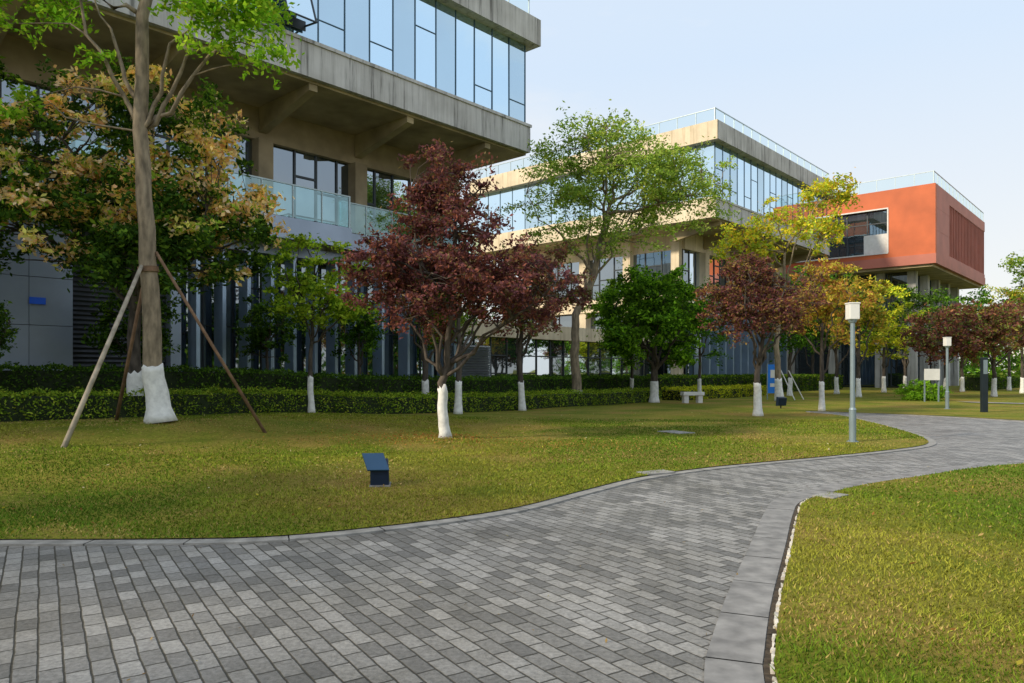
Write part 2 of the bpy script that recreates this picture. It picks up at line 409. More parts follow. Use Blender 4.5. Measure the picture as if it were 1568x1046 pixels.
def pavermat():
    m,nt,b=newmat('stone_pavers')
    tc=N(nt,'ShaderNodeTexCoord'); mp=N(nt,'ShaderNodeMapping'); mp.inputs['Rotation'].default_value=(0,0,R(57))
    nt.links.new(tc.outputs['Object'],mp.inputs[0])
    nw=N(nt,'ShaderNodeTexNoise'); nw.inputs['Scale'].default_value=3.2; nw.inputs['Detail'].default_value=6; nw.inputs['Roughness'].default_value=0.7
    nt.links.new(mp.outputs[0],nw.inputs['Vector'])
    vm=N(nt,'ShaderNodeVectorMath',operation='MULTIPLY_ADD'); vm.inputs[1].default_value=(0.028,0.028,0)
    nt.links.new(nw.outputs['Color'],vm.inputs[0]); nt.links.new(mp.outputs[0],vm.inputs[2])
    br=N(nt,'ShaderNodeTexBrick'); br.inputs['Scale'].default_value=1; br.inputs['Brick Width'].default_value=0.225
    br.inputs['Row Height'].default_value=0.12; br.inputs['Mortar Size'].default_value=0.008; br.inputs['Mortar Smooth'].default_value=0.7
    br.inputs['Color1'].default_value=(0.155,0.153,0.148,1); br.inputs['Color2'].default_value=(0.35,0.343,0.33,1); br.inputs['Mortar'].default_value=(0.06,0.055,0.042,1)
    br.inputs['Bias'].default_value=-0.05
    nt.links.new(vm.outputs[0],br.inputs['Vector'])
    n1=N(nt,'ShaderNodeTexNoise'); n1.inputs['Scale'].default_value=0.6; n1.inputs['Detail'].default_value=7; n1.inputs['Roughness'].default_value=0.7
    nt.links.new(tc.outputs['Object'],n1.inputs['Vector'])
    r1=ramp(nt,[(0.3,(0.7,0.68,0.63)),(0.7,(1.25,1.26,1.28))]); nt.links.new(n1.outputs['Fac'],r1.inputs[0])
    n2=N(nt,'ShaderNodeTexNoise'); n2.inputs['Scale'].default_value=30; n2.inputs['Detail'].default_value=7; n2.inputs['Roughness'].default_value=0.78
    nt.links.new(tc.outputs['Object'],n2.inputs['Vector'])
    r2=ramp(nt,[(0.3,(0.5,0.5,0.5)),(0.7,(1.42,1.42,1.42))]); nt.links.new(n2.outputs['Fac'],r2.inputs[0])
    m1=N(nt,'ShaderNodeMixRGB',blend_type='MULTIPLY'); m1.inputs[0].default_value=1
    m2=N(nt,'ShaderNodeMixRGB',blend_type='MULTIPLY'); m2.inputs[0].default_value=1
    nt.links.new(br.outputs['Color'],m1.inputs[1]); nt.links.new(r1.outputs[0],m1.inputs[2])
    nt.links.new(m1.outputs[0],m2.inputs[1]); nt.links.new(r2.outputs[0],m2.inputs[2])
    nt.links.new(m2.outputs[0],b.inputs['Base Color'])
    rr=ramp(nt,[(0.3,(0.4,0.4,0.4)),(0.7,(0.62,0.62,0.62))]); nt.links.new(n1.outputs['Fac'],rr.inputs[0]); nt.links.new(rr.outputs[0],b.inputs['Roughness'])
    iv=N(nt,'ShaderNodeMath',operation='SUBTRACT'); iv.inputs[0].default_value=1; nt.links.new(br.outputs['Fac'],iv.inputs[1])
    ad=N(nt,'ShaderNodeMath',operation='MULTIPLY_ADD'); ad.inputs[1].default_value=0.8; nt.links.new(n2.outputs['Fac'],ad.inputs[0]); nt.links.new(iv.outputs[0],ad.inputs[2])
    bp=N(nt,'ShaderNodeBump'); bp.inputs['Strength'].default_value=0.9; bp.inputs['Distance'].default_value=0.013
    nt.links.new(ad.outputs[0],bp.inputs['Height']); nt.links.new(bp.outputs[0],b.inputs['Normal'])
    return m
M_pav=pavermat()
M_kerb=plain('kerb_stone',(0.225,0.22,0.213),0.6,var=0.35,scale=6,bump=0.25)
M_kerbl=plain('pale_kerb_stone',(0.27,0.265,0.25),0.7,var=0.3,scale=6,bump=0.25)
M_soil=plain('soil',(0.06,0.045,0.03),0.95,var=0.5,scale=20,bump=0.8)

g=MB(); g.quad([(-1500,-1500,-0.06),(1500,-1500,-0.06),(1500,1500,-0.06),(-1500,1500,-0.06)]); g.make('ground',M_lawn)
g=MB(); g.quad([(-27,-12,0),(43.5,-12,0),(43.5,30,0),(-27,30,0)]); g.make('paved_path',M_pav)
lawnA=lawn('lawn',polyA,M_lawn,None,(-30,40,3,50),0.7)
lawnB=lawn('lawn',polyB,M_lawn,None,(0,44,-10,14),0.7)

def ribbon(name,P,w0,w1,z0,z1,mat,joint=0.9,gap=0.006):
    P=np.array(P); seg=np.linalg.norm(np.diff(P,axis=0),axis=1); S=np.r_[0,np.cumsum(seg)]
    mb=MB(); n=int(S[-1]/joint)
    def at(s):
        x=np.interp(s,S,P[:,0]);y=np.interp(s,S,P[:,1])
        e=0.15; dx=np.interp(s+e,S,P[:,0])-np.interp(s-e,S,P[:,0]); dy=np.interp(s+e,S,P[:,1])-np.interp(s-e,S,P[:,1])
        L=math.hypot(dx,dy)+1e-9; return x,y,dy/L,-dx/L
    for i in range(n):
        a=i*joint+gap; sub=4; e=(i+1)*joint-gap; dz=rng.uniform(-0.0015,0.0015)
        for k in range(sub):
            q0=a+(e-a)*k/sub; q1=a+(e-a)*(k+1)/sub
            x0,y0,nx0,ny0=at(q0); x1,y1,nx1,ny1=at(q1)
            c=[(x0+nx0*w0,y0+ny0*w0),(x1+nx1*w0,y1+ny1*w0),(x1+nx1*w1,y1+ny1*w1),(x0+nx0*w1,y0+ny0*w1)]
            top=[(p[0],p[1],z1+dz) for p in c]
            mb.quad(top)
            mb.quad([(c[0][0],c[0][1],z0),(c[1][0],c[1][1],z0),top[1],top[0]])
            mb.quad([(c[2][0],c[2][1],z0),(c[3][0],c[3][1],z0),top[3],top[2]])
    return mb.make(name,mat)
ribbon('path_kerb',edgeL,-0.06,0.16,0.0,0.018,M_kerbl)
ribbon('path_kerb',edgeR,0.06,0.36,0.0,0.012,M_kerb,0.8)
ribbon('path_kerb',edgeF,-0.06,0.18,0.0,0.018,M_kerbl)
ribbon('soil_gap',edgeR,-0.03,0.055,0.0,0.007,M_soil,0.5,0)
seg=np.linalg.norm(np.diff(edgeR,axis=0),axis=1); S=np.r_[0,np.cumsum(seg)]
mb=MB(); s0=S[np.argmin(np.hypot(edgeR[:,0]-3.8,edgeR[:,1]-9.1))]
q=s0
while q<S[-1]-9:
    l=rng.uniform(0.03,0.1)
    x=np.interp(q,S,edgeR[:,0]);y=np.interp(q,S,edgeR[:,1])
    x2=np.interp(q+l,S,edgeR[:,0]);y2=np.interp(q+l,S,edgeR[:,1])
    o=rng.uniform(0.006,0.014); w=rng.uniform(0.006,0.015); z=rng.uniform(0.014,0.034)
    dx,dy=x2-x,y2-y; L=math.hypot(dx,dy); nx,ny=dy/L,-dx/L
    j=lambda:rng.uniform(-.005,.005)
    c=[(x+nx*(o-w)+j(),y+ny*(o-w)+j()),(x2+nx*(o-w)+j(),y2+ny*(o-w)+j()),(x2+nx*(o+w)+j(),y2+ny*(o+w)+j()),(x+nx*(o+w)+j(),y+ny*(o+w)+j())]
    mb.hexa([(a,b,0) for a,b in c]+[(a,b,z+j()) for a,b in c])
    q+=l+(rng.uniform(-0.02,0.003) if rng.random()<0.85 else rng.uniform(0.03,0.16))
mb.make('mortar_edging',plain('pale_mortar',(0.6,0.56,0.49),0.9,var=0.3,scale=14,bump=.5))
def slab(name,x,y,w,l,rot,z,t=0.03):
    mb=MB(); c,s=math.cos(rot),math.sin(rot)
    pts=[(-w/2,-l/2),(w/2,-l/2),(w/2,l/2),(-w/2,l/2)]
    pts=[(x+a*c-b*s,y+a*s+b*c) for a,b in pts]
    mb.hexa([(a,b,z-0.05) for a,b in pts]+[(a,b,z+t) for a,b in pts]); return mb.make(name,M_kerbl,bevel=0.008)
slab('manhole_cover',4.27,18.9,0.55,0.85,0.5,float(hgt(4.27,18.9)),0.02)
slab('stone_slab',2.25,11.35,0.55,0.3,0.5,0.03,0.015)
slab('stone_slab',4.05,9.22,0.4,0.28,0.7,0.02,0.025)
fp=catmull([(23.5,37.5),(27,34.5),(33,33),(45,32.5)])
mb=MB()
for i in range(len(fp)-1):
    (x0,y0),(x1,y1)=fp[i],fp[i+1]
    mb.quad([(x0,y0-.7,float(hgt(x0,y0-.7))+.03),(x1,y1-.7,float(hgt(x1,y1-.7))+.03),(x1,y1+.9,float(hgt(x1,y1+.9))+.03),(x0,y0+.9,float(hgt(x0,y0+.9))+.03)])
mb.make('garden_footpath',M_kerbl)

# ------------------------------------------------------------ grass blades
def blades(poly,box,dens,parent,name,hmul=1.0):
    x0,x1,y0,y1=box; A=(x1-x0)*(y1-y0); n=int(A*dens)
    x=rng.uniform(x0,x1,n);y=rng.uniform(y0,y1,n)
    dist=np.hypot(x,y); ref=max(y0,4.0)
    worn=fbm(x,y,2.2); brown=np.clip((worn-0.5)*5,0,1)
    keep=(np.abs(x)<y*0.74+0.6)&(rng.random(n)<np.clip((ref/np.maximum(dist,1))**1.6*1.3,0,1)*(1-0.5*brown))&inpoly(x,y,poly)
    x=x[keep];y=y[keep];brown=brown[keep];n=len(x);z=hgt(x,y)
    dist=np.hypot(x,y)
    big=fbm(x,y,4.5,3.3); fine=fbm(x,y,.5,7.1)
    h=rng.uniform(0.012,0.034,n)*hmul*(0.7+0.6*fine)*(1-0.4*brown)
    w=0.0032+0.0009*dist*0.6
    an=rng.uniform(0,6.283,n); dx=np.cos(an)*w;dy=np.sin(an)*w
    lx=rng.normal(size=n)*h*0.7;ly=rng.normal(size=n)*h*0.7
    v=np.empty((n,3,3))
    v[:,0]=np.c_[x-dx,y-dy,z-0.004];v[:,1]=np.c_[x+dx,y+dy,z-0.004];v[:,2]=np.c_[x+lx,y+ly,z+h]
    g0=np.array([0.085,0.165,0.016]);g1=np.array([0.15,0.215,0.02]);g2=np.array([0.26,0.265,0.038]);g3=np.array([0.37,0.28,0.1]);g4=np.array([0.36,0.21,0.06])
    t=np.clip((big-0.3)*2.6+rng.normal(size=n)*0.22,0,1)[:,None]
    col=np.where(t<.5,g0*(1-2*t)+g1*2*t,g1*(2-2*t)+g2*(2*t-1))
    br=rng.random(n)<0.06+0.6*brown; col[br]=g3
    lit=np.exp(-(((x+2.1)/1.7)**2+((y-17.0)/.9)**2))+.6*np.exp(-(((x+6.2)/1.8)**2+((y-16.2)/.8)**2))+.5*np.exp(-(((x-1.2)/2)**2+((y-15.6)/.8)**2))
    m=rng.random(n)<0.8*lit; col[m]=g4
    col*=(rng.uniform(0.6,1.3,n)*(0.65+0.7*fine))[:,None]
    npmesh(name,v.reshape(-1,3),3,col,M_grassb,parent)
blades(polyB,(1,11,3.2,14),3600,lawnB,'grass_blades')
blades(polyA,(-20,15,6.7,24),2000,lawnA,'grass_blades')
def litter(n,poly,box,parent,name):
    x=rng.uniform(box[0],box[1],n);y=rng.uniform(box[2],box[3],n);k=inpoly(x,y,poly);x=x[k];y=y[k]
    c=np.c_[x,y,hgt(x,y)+0.03]
    v=leaf_verts(c,0.05,0.8)
    col=pick([((0.4,0.28,0.12),3),((0.25,0.12,0.04),3),((0.5,0.45,0.3),1),((0.4,0.35,0.05),1.5)],len(x))
    npmesh(name,v,4,col,M_leaf,parent)
litter(2400,polyA,(-18,14,6.5,28),lawnA,'fallen_leaves')
litter(240,polyB,(1,10,3,13),lawnB,'fallen_leaves')
n=900; x=rng.normal(-2.1,1.3,n);y=rng.normal(16.9,0.8,n); v=leaf_verts(np.c_[x,y,hgt(x,y)+0.03],0.05,0.8)
npmesh('maple_leaf_litter',v,4,pick([((0.4,0.17,0.05),3),((0.25,0.09,0.04),2),((0.45,0.33,0.14),1)],n),M_leaf,lawnA)
# stray leaves and grit on the paving
n=260; x=rng.uniform(-7,8,n);y=rng.uniform(3.3,14,n); k=~inpoly(x,y,polyA)&~inpoly(x,y,polyB)&(x<1.2+y*.6); x=x[k];y=y[k]
npmesh('path_litter',leaf_verts(np.c_[x,y,np.full(len(x),.012)],0.03,0.95),4,pick([((0.35,0.24,0.1),3),((0.2,0.12,0.05),3),((0.4,0.36,0.2),2)],len(x)),M_leaf)

# ------------------------------------------------------------ hedges
def hedge(name,s0,s1,d0,d1,H,dens,lsize,pal,step=1.0):
    root=empty(name); mb=MB(); k=int((s1-s0)/step)
    for i in range(k):
        a=s0+i*step;b=s0+(i+1)*step; ii=0.06
        def c(s,d,top):
            x,y=loc(s,d); z=float(hgt(x,y)); return (x,y,z+(H-0.07 if top else -0.1))
        lo=[c(a,d0+ii,0),c(b,d0+ii,0),c(b,d1-ii,0),c(a,d1-ii,0)]; hi=[c(a,d0+ii,1),c(b,d0+ii,1),c(b,d1-ii,1),c(a,d1-ii,1)]
        mb.hexa(lo+hi)
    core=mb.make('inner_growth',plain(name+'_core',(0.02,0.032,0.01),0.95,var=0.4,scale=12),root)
    W=d1-d0; Ls=s1-s0
    nt_=int(W*Ls*dens); nf=int(H*Ls*dens)
    s=np.r_[rng.uniform(s0,s1,nt_),rng.uniform(s0,s1,nf),np.full(int(W*H*dens),s0),np.full(int(W*H*dens),s1)]
    ne=int(W*H*dens)
    d=np.r_[rng.uniform(d0,d1,nt_),np.full(nf,d0),rng.uniform(d0,d1,ne*2)]
    z=np.r_[np.full(nt_,H),rng.uniform(0.03,H,nf),rng.uniform(0,H,ne*2)]
    lump=0.04*np.sin(s*2.3+d*3)+0.04*np.sin(s*5.7+1)+0.03*np.sin(s*11+z*9)
    m=len(s)
    s=s+rng.normal(size=m)*0.03; d=d+rng.normal(size=m)*0.03-np.where(np.arange(m)>=nt_,lump,0); z=z+np.where(np.arange(m)<nt_,lump,0)+rng.normal(size=m)*0.03
    up=rng.random(m)<0.03; z[up&(np.arange(m)<nt_)]+=rng.uniform(0.03,0.12)
    x=CX+AX*s+NX*d; y=CY+AY*s+NY*d
    zz=z+hgt(x,y)
    v=leaf_verts(np.c_[x,y,zz],lsize,0.2)
    col=pick(pal,m)
    cl=0.65+0.8*fbm(x,y,1.3)
    col*= cl[:,None]
    npmesh('leaves',v,4,col,M_leaf,root)
HP=[((0.27,0.38,0.035),4),((0.17,0.28,0.03),4),((0.4,0.44,0.05),1.5),((0.07,0.13,0.015),2)]
hedge('low_hedge',-34,6.2,-3.7,-2.5,0.62,440,0.082,HP)
hedge('low_hedge',8.6,20.5,-3.6,-2.3,0.6,300,0.115,[((0.55,0.54,0.04),4),((0.36,0.42,0.03),3),((0.12,0.2,0.02),1)])
HD=[((0.07,0.15,0.02),4),((0.04,0.085,0.015),4),((0.14,0.25,0.03),2)]
hedge('tall_hedge',-34,9.0,-1.4,0.2,1.25,270,0.105,HD)
hedge('tall_hedge',10,42,-1.4,0.2,1.25,120,0.16,[((0.09,0.17,0.02),4),((0.04,0.1,0.01),3),((0.2,0.28,0.03),2)])
hedge('tall_hedge',44,80,-12,-10.5,1.2,60,0.2,[((0.08,0.16,0.02),4),((0.04,0.09,0.01),3),((0.15,0.22,0.03),2)])

# ------------------------------------------------------------ buildings
def winwall(P,t0,t1,z0,z1,mod,gl,fr,trans=(0.35,0.7),fw=0.05,prob=0.7,depth=0.06,split=0.4):
    n=max(1,round((t1-t0)/mod)); w=(t1-t0)/n
    for i in range(n):
        a=t0+i*w;b=a+w
        j=lambda:rng.uniform(-0.006,0.006)
        gl.quad([P(a,j(),z0),P(b,j(),z0),P(b,j(),z1),P(a,j(),z1)])
        pbox(fr,P,a-fw/2,a+fw/2,0.012,depth,z0+0.001,z1-0.001)
        if rng.random()<prob:
            f=rng.choice(trans); zz=z0+(z1-z0)*f
            pbox(fr,P,a+fw/2+.002,b-fw/2-.002,0.012,depth-0.005,zz-fw/2,zz+fw/2)
            if rng.random()<split:
                f2=f+0.3 if f<0.5 else f-0.3; zz=z0+(z1-z0)*f2
                pbox(fr,P,a+fw/2+.002,b-fw/2-.002,0.012,depth-0.005,zz-fw/2,zz+fw/2)
    pbox(fr,P,t1-fw/2,t1+fw/2,0.012,depth,z0+0.001,z1-0.001)
def railing(P,t0,t1,z0,h,gl,fr,mod=1.5):
    n=max(1,round((t1-t0)/mod)); w=(t1-t0)/n
    for i in range(n):
        a=t0+i*w
        gl.quad([P(a+.03,0,z0+.05),P(a+w-.03,0,z0+.05),P(a+w-.03,0,z0+h-.03),P(a+.03,0,z0+h-.03)])
        pbox(fr,P,a-.02,a+.02,-.03,.03,z0,z0+h-.031)
    pbox(fr,P,t1-.02,t1+.02,-.03,.03,z0,z0+h-.031)
    pbox(fr,P,t0-.02,t1+.02,-.035,.035,z0+h-.03,z0+h+.02)
def louvres(P,t0,t1,z0,z1,mb,pitch=0.12):
    z=z0
    while z<z1:
        mb.hexa([P(t0,0.0,z+pitch*0.5),P(t1,0.0,z+pitch*0.5),P(t1,0.09,z),P(t0,0.09,z),P(t0,0.0,z+pitch*0.6),P(t1,0.0,z+pitch*0.6),P(t1,0.09,z+0.015),P(t0,0.09,z+0.015)])
        z+=pitch

def office(name,s0,s1,d0,d1,conc,beige_end=False):
    root=empty(name)
    zb,zg0,zg1,zr=12.5,13.9,17.8,19.1
    co,gl,fr,so,br,gd,rg,rf,fi,pa,lo,cf,en=[MB() for _ in range(13)]
    lbox(co,s0,s1,d0,d1,zb,zg0)
    lbox(co,s0-.4,s1+.4,d0-.35,d1+.3,zg1,zr)
    lbox(co,s0-.06,s1+.06,d0-.06,d0-.002,zg0-.16,zg0-.03)
    s=s0+2.4
    while s<s1: 
        lbox(co,s,s+.05,d0-.012,d0-.002,zb+.01,zg0-.17); s+=2.4
    if beige_end:
        lbox(en,s0-.09,s0-.003,d0+.01,d1,zb-.02,zg0+.04)
        lbox(en,s0-.49,s0-.403,d0-.34,d1,zg1-.02,zr+.01)
    winwall(facP(d0+.18),s0+.2,s1-.2,zg0,zg1,1.18,gl,cf,trans=(0.24,0.62,0.24,0.24),prob=0.7,fw=.036,depth=.035,split=.2)
    winwall(endP(s0+.18),d0+.2,d1-.2,zg0,zg1,1.5,gl,cf,trans=(0.24,0.62),prob=0.6,fw=.04,depth=.035,split=.2)
    winwall(lambda t,o,z:PL(s1-.18+o,t,z),d0+.2,d1-.2,zg0,zg1,1.5,gl,cf,trans=(0.24,0.62),prob=0.7,fw=.04,depth=.035)
    railing(facP(d0+.1),s0,s1,zr,1.05,rg,rf)
    railing(endP(s0+.1),d0+.1,d1,zr,1.05,rg,rf)
    lbox(so,s0+.05,s1-.05,d0+.25,d1-.1,zb-.1,zb-.004)
    s=s0+1.2
    while s<s1-.5:
        so.hexa([PL(s,d0+.3,zb-.35),PL(s+.35,d0+.3,zb-.35),PL(s+.35,d0+4,zb-1.1),PL(s,d0+4,zb-1.1),PL(s,d0+.3,zb-.102),PL(s+.35,d0+.3,zb-.102),PL(s+.35,d0+4,zb-.102),PL(s,d0+4,zb-.102)])
        s+=4.7
    sa=s0+(1.0 if not beige_end else 3.0)
    lbox(br,sa,s1-1,d0+4.05,d1-2,11.1,zb-.101)
    s=s0+1.05
    while s<s1-.6:
        if s>=sa-.1: lbox(br,s,s+.65,d0+3.75,d0+4.5,6.9,11.1)
        s+=4.7
    lbox(fr,sa+.4,s1-1.3,d0+4.7,d1-3,5.5,11.05)
    winwall(facP(d0+4.3),sa,s1-1,7.5,11.1,1.05,gd,fr,trans=(0.55,0.7,0.8),prob=0.8,split=0.6,fw=0.09)
    lbox(co,sa-.2,s1-.8,d0+3.2,d1-2,6.75,7.49)
    if beige_end:
        winwall(endP(sa+.02),d0+4.6,d1-3,7.5,11.1,1.5,gd,fr,trans=(0.5,0.7),prob=0.8,fw=0.09)
        for k in range(5):
            lbox(en,sa-.5,sa+.2,d0+4.3+k*4.4,d0+5.0+k*4.4,-.3,12.38)
        lbox(en,sa-.6,sa-.21,d0+3.9,d1-1.9,6.6,7.62)
    return root,co,gl,fr,so,br,gd,rg,rf,fi,pa,lo,cf,en
def finish(root,parts):
    for nm,mb,mt in parts:
        if mb.v: mb.make(nm,mt,root)

# ---- building 1 (near)
root,co,gl,fr,so,br,gd,rg,rf,fi,pa,lo,cf,en=office('office_building',-46.4,0.0,0.0,24.0,M_conc)
lbox(fr,-46,-1.2,4.3,21,-.4,6.74)
winwall(facP(4.1),-15.8,-1.2,0.2,6.6,1.25,gd,fr,trans=(0.5,0.75),prob=0.9,fw=0.06)
s=-46.0
while s<-19.3:
    e=min(s+1.5,-19.25)
    for z0,z1 in ((-.3,1.55),(1.57,3.1),(3.12,4.65),(4.67,6.7)):
        lbox(pa,s+.008,e-.008,3.4,4.29,z0,z1)
    s+=1.5
lbox(fr,-19.2,-16.1,3.9,4.0,-.3,6.7)
louvres(facP(3.85),-19.15,-16.1,0.2,5.2,lo,0.16)
lbox(pa,-16.08,-15.7,3.4,4.29,-.3,6.72)
s=-15.3
while s<-1.6:
    lbox(fi,s,s+.14,3.05,3.75,0.0,6.3); lbox(fi,s+.2,s+.24,3.4,3.75,0.0,6.3)
    s+=1.0 if s<-9 else 1.5
lbox(pa,-15.6,-1.4,3.0,3.74,6.31,6.72)
louvres(facP(3.2),-2.6,0.4,0.3,2.9,lo,0.13); lbox(pa,-2.7,0.5,3.22,3.9,-.2,3.0)
bl=MB(); lbox(bl,-20.5,-20.05,3.34,3.38,3.78,4.0)
lbox(co,-20,-9.6,1.5,3.19,7.3,7.5); lbox(pa,-20,-9.6,1.42,1.49,6.7,7.52)
lbox(co,-9.58,-1.2,2.3,3.19,7.28,7.48); lbox(pa,-9.58,-1.2,2.22,2.29,6.8,7.5)
rg1=MB()
railing(facP(1.55),-20,-9.65,7.53,1.3,rg1,rf,1.3)
railing(facP(2.35),-9.6,-1.2,7.51,1.3,rg1,rf,1.3)
railing(lambda t,o,z:PL(-9.62+o,t,z),1.55,2.35,7.53,1.3,rg1,rf,0.8)
aw=MB(); awf=MB()
a,b=-13.75,-12.6; zt,zb_=16.3,14.15; out=0.75
aw.quad([PL(a,0.1,zt),PL(b,0.1,zt),PL(b,0.1-out,zb_+.1),PL(a,0.1-out,zb_+.1)])
def bar(mb,p,q,r=.04): mb.tube([p,q],[r,r],6)
for p,q in ((PL(a,0.1,zt),PL(a,0.1-out,zb_+.1)),(PL(b,0.1,zt),PL(b,0.1-out,zb_+.1)),(PL(a,0.1-out,zb_+.1),PL(b,0.1-out,zb_+.1)),(PL(a,0.1,zt),PL(b,0.1,zt)),(PL(a,0.12,zb_+.2),PL(a,0.1-out,zb_+.1)),(PL(b,0.12,zb_+.2),PL(b,0.1-out,zb_+.1))): bar(awf,p,q)
lbox(awf,a,b,.05,.1,zb_,zb_+.35)
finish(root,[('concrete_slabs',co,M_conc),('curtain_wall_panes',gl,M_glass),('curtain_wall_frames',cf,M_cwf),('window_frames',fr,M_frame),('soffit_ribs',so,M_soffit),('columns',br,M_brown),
 ('dark_windows',gd,M_glassd),('roof_balustrade_glass',rg,M_rail2),('balcony_balustrade_glass',rg1,M_rail),('balustrade_frame',rf,M_railf),('vertical_fins',fi,M_fin),('metal_panels',pa,M_panel),('louvres',lo,M_louv),
 ('open_window_pane',aw,M_glass),('open_window_frame',awf,M_frame),('notice_plate',bl,plain('blue_plate',(0.02,0.12,0.7),0.4))])
root=empty('link_block'); lw,lg,lf=MB(),MB(),MB()
lbox(lw,0.8,22,6.0,20,3.7,4.6); lbox(lf,1.2,21.9,6.6,19.5,-.3,3.69)
winwall(facP(6.4),1.0,22,0.1,3.69,1.4,lg,lf,trans=(0.7,),prob=0.6,fw=0.08)
finish(root,[('roof_slab',lw,M_beige),('windows',lg,M_glassd),('frames',lf,M_frame)])
# ---- building 2
root,co,gl,fr,so,br,gd,rg,rf,fi,pa,lo,cf,en=office('office_building',19.9,42.8,0.0,24.0,M_conc,beige_end=True)
lbox(fr,23.2,41.5,4.4,21,-.4,6.74)
winwall(facP(4.2),23.2,41.8,0.2,6.6,1.3,gd,fr,trans=(0.5,0.75),prob=0.9,fw=0.08)
winwall(endP(23.1),4.5,21,0.2,6.6,1.5,gd,fr,trans=(0.5,),prob=0.9,fw=0.08)
s=24
while s<41: lbox(fi,s,s+.16,3.3,3.9,0,6.3); s+=1.4
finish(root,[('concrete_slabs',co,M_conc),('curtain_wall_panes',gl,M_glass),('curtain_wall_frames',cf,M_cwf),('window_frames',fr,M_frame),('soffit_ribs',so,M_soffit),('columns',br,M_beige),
 ('dark_windows',gd,M_glassd),('balustrade_glass',rg,M_rail2),('balustrade_frame',rf,M_railf),('vertical_fins',fi,M_fin),('end_wall_cladding',en,M_beige)])
# ---- building 3 (red)
root=empty('red_office_building')
rd,r2,rn,gd,fr,rg,rf,co,wh,bs,fi=[MB() for _ in range(11)]
s0,s1,d0,d1=48.6,72.7,-7.5,14.0; zb,zr=11.7,19.1
lbox(rd,s0,s0+.5,d0,-3.4,zb+.9,zr); lbox(rd,s0,s0+.5,8,d1,zb+.9,zr)
lbox(rd,s0,s0+.5,-3.4,8,zb+.9,13.0); lbox(rd,s0,s0+.5,-3.4,8,17.4,zr)
lbox(r2,s0-.08,s1,d0-.06,d1,zb,zb+.9)
winwall(endP(s0+.45),-3.4,8,13,17.4,1.9,gd,fr,trans=(0.45,0.7),prob=0.9,fw=0.1)
for z in (13.0,17.3): lbox(wh,s0-.06,s0-.002,-3.5,8,z,z+.12)
lbox(wh,s0-.06,s0-.002,-3.52,-3.4,13.13,17.29)
lbox(wh,s0+.3,s0+.38,-3.3,-1.2,13.05,15.0)
lbox(r2,s0+.51,s0+5.6,d0,d0+.4,zb+.91,zr-.003); lbox(r2,s0+5.61,s1,d0,d0+.4,zb+.91,13.0); lbox(r2,s0+5.61,s1,d0,d0+.4,18.0,zr-.003)
lbox(rn,s0+5.62,s1-.1,d0+.36,d0+.42,13.01,17.99)
s=s0+5.7
while s<s1-.2: lbox(fi,s,s+.16,d0+.02,d0+.35,13.01,17.99); s+=.75
# raised panel joints
for z in (14.8,16.9): lbox(r2,s0+.6,s0+5.55,d0-.012,d0-.002,z,z+.03)
lbox(r2,s0+.52,s1,d0+.45,d1-.1,zb+.92,zr-.05)
railing(facP(d0+.15),s0,s1,zr,1.15,rg,rf,1.6); railing(endP(s0+.15),d0+.15,d1,zr,1.15,rg,rf,1.6)
lbox(bs,s0+.2,s1-.2,d0+.3,d1-.2,zb-.25,zb-.003)
lbox(fr,s0+3,s1-1.5,d0+3,d1-2,-.4,zb-.26)
winwall(facP(d0+2.9),s0+3,s1-1.5,6.8,zb-.3,1.2,gd,fr,trans=(0.6,0.8),fw=0.1)
winwall(endP(s0+2.9),d0+3,d1-2,6.8,zb-.3,1.5,gd,fr,trans=(0.6,0.8),fw=0.1)
winwall(facP(d0+2.9),s0+3,s1-1.5,.2,6,1.2,gd,fr,trans=(0.6,0.8),fw=0.1)
winwall(endP(s0+2.9),d0+3,d1-2,.2,6,1.5,gd,fr,trans=(0.6,0.8),fw=0.1)
lbox(co,s0+2.4,s1-1,d0+2.2,d1-1.8,6.01,6.79)
for k in range(5): lbox(co,s0+2.2+k*4.7,s0+3+k*4.7,d0+2.15,d0+2.9,-.3,zb-.27)
for k in range(3): lbox(co,s0+2.15,s0+2.8,d0+5+k*4.5,d0+5.8+k*4.5,-.3,zb-.27)
railing(facP(d0+2.3),s0+2.4,s1-1,6.8,1.2,rg,rf,1.6)
finish(root,[('orange_end_wall',rd,M_red),('red_facade',r2,M_red2),('facade_fins',fi,M_red2),('fin_recess',rn,M_redfin),('windows',gd,M_glassd),('window_frames',fr,M_frame),('roof_balustrade_glass',rg,M_rail2),
 ('roof_balustrade_frame',rf,M_railf),('columns_and_slab',co,M_conc),('window_surround',wh,M_white),('soffit',bs,M_soffit)])
root=empty('distant_white_building'); a,b=MB(),MB()
wbox(a,92,112,120,135,0,15); 
for z in (4,8,12):
    wbox(b,93,111,119.9,119.98,z-1.6,z)
finish(root,[('walls',a,M_white),('window_bands',b,M_glassd)])

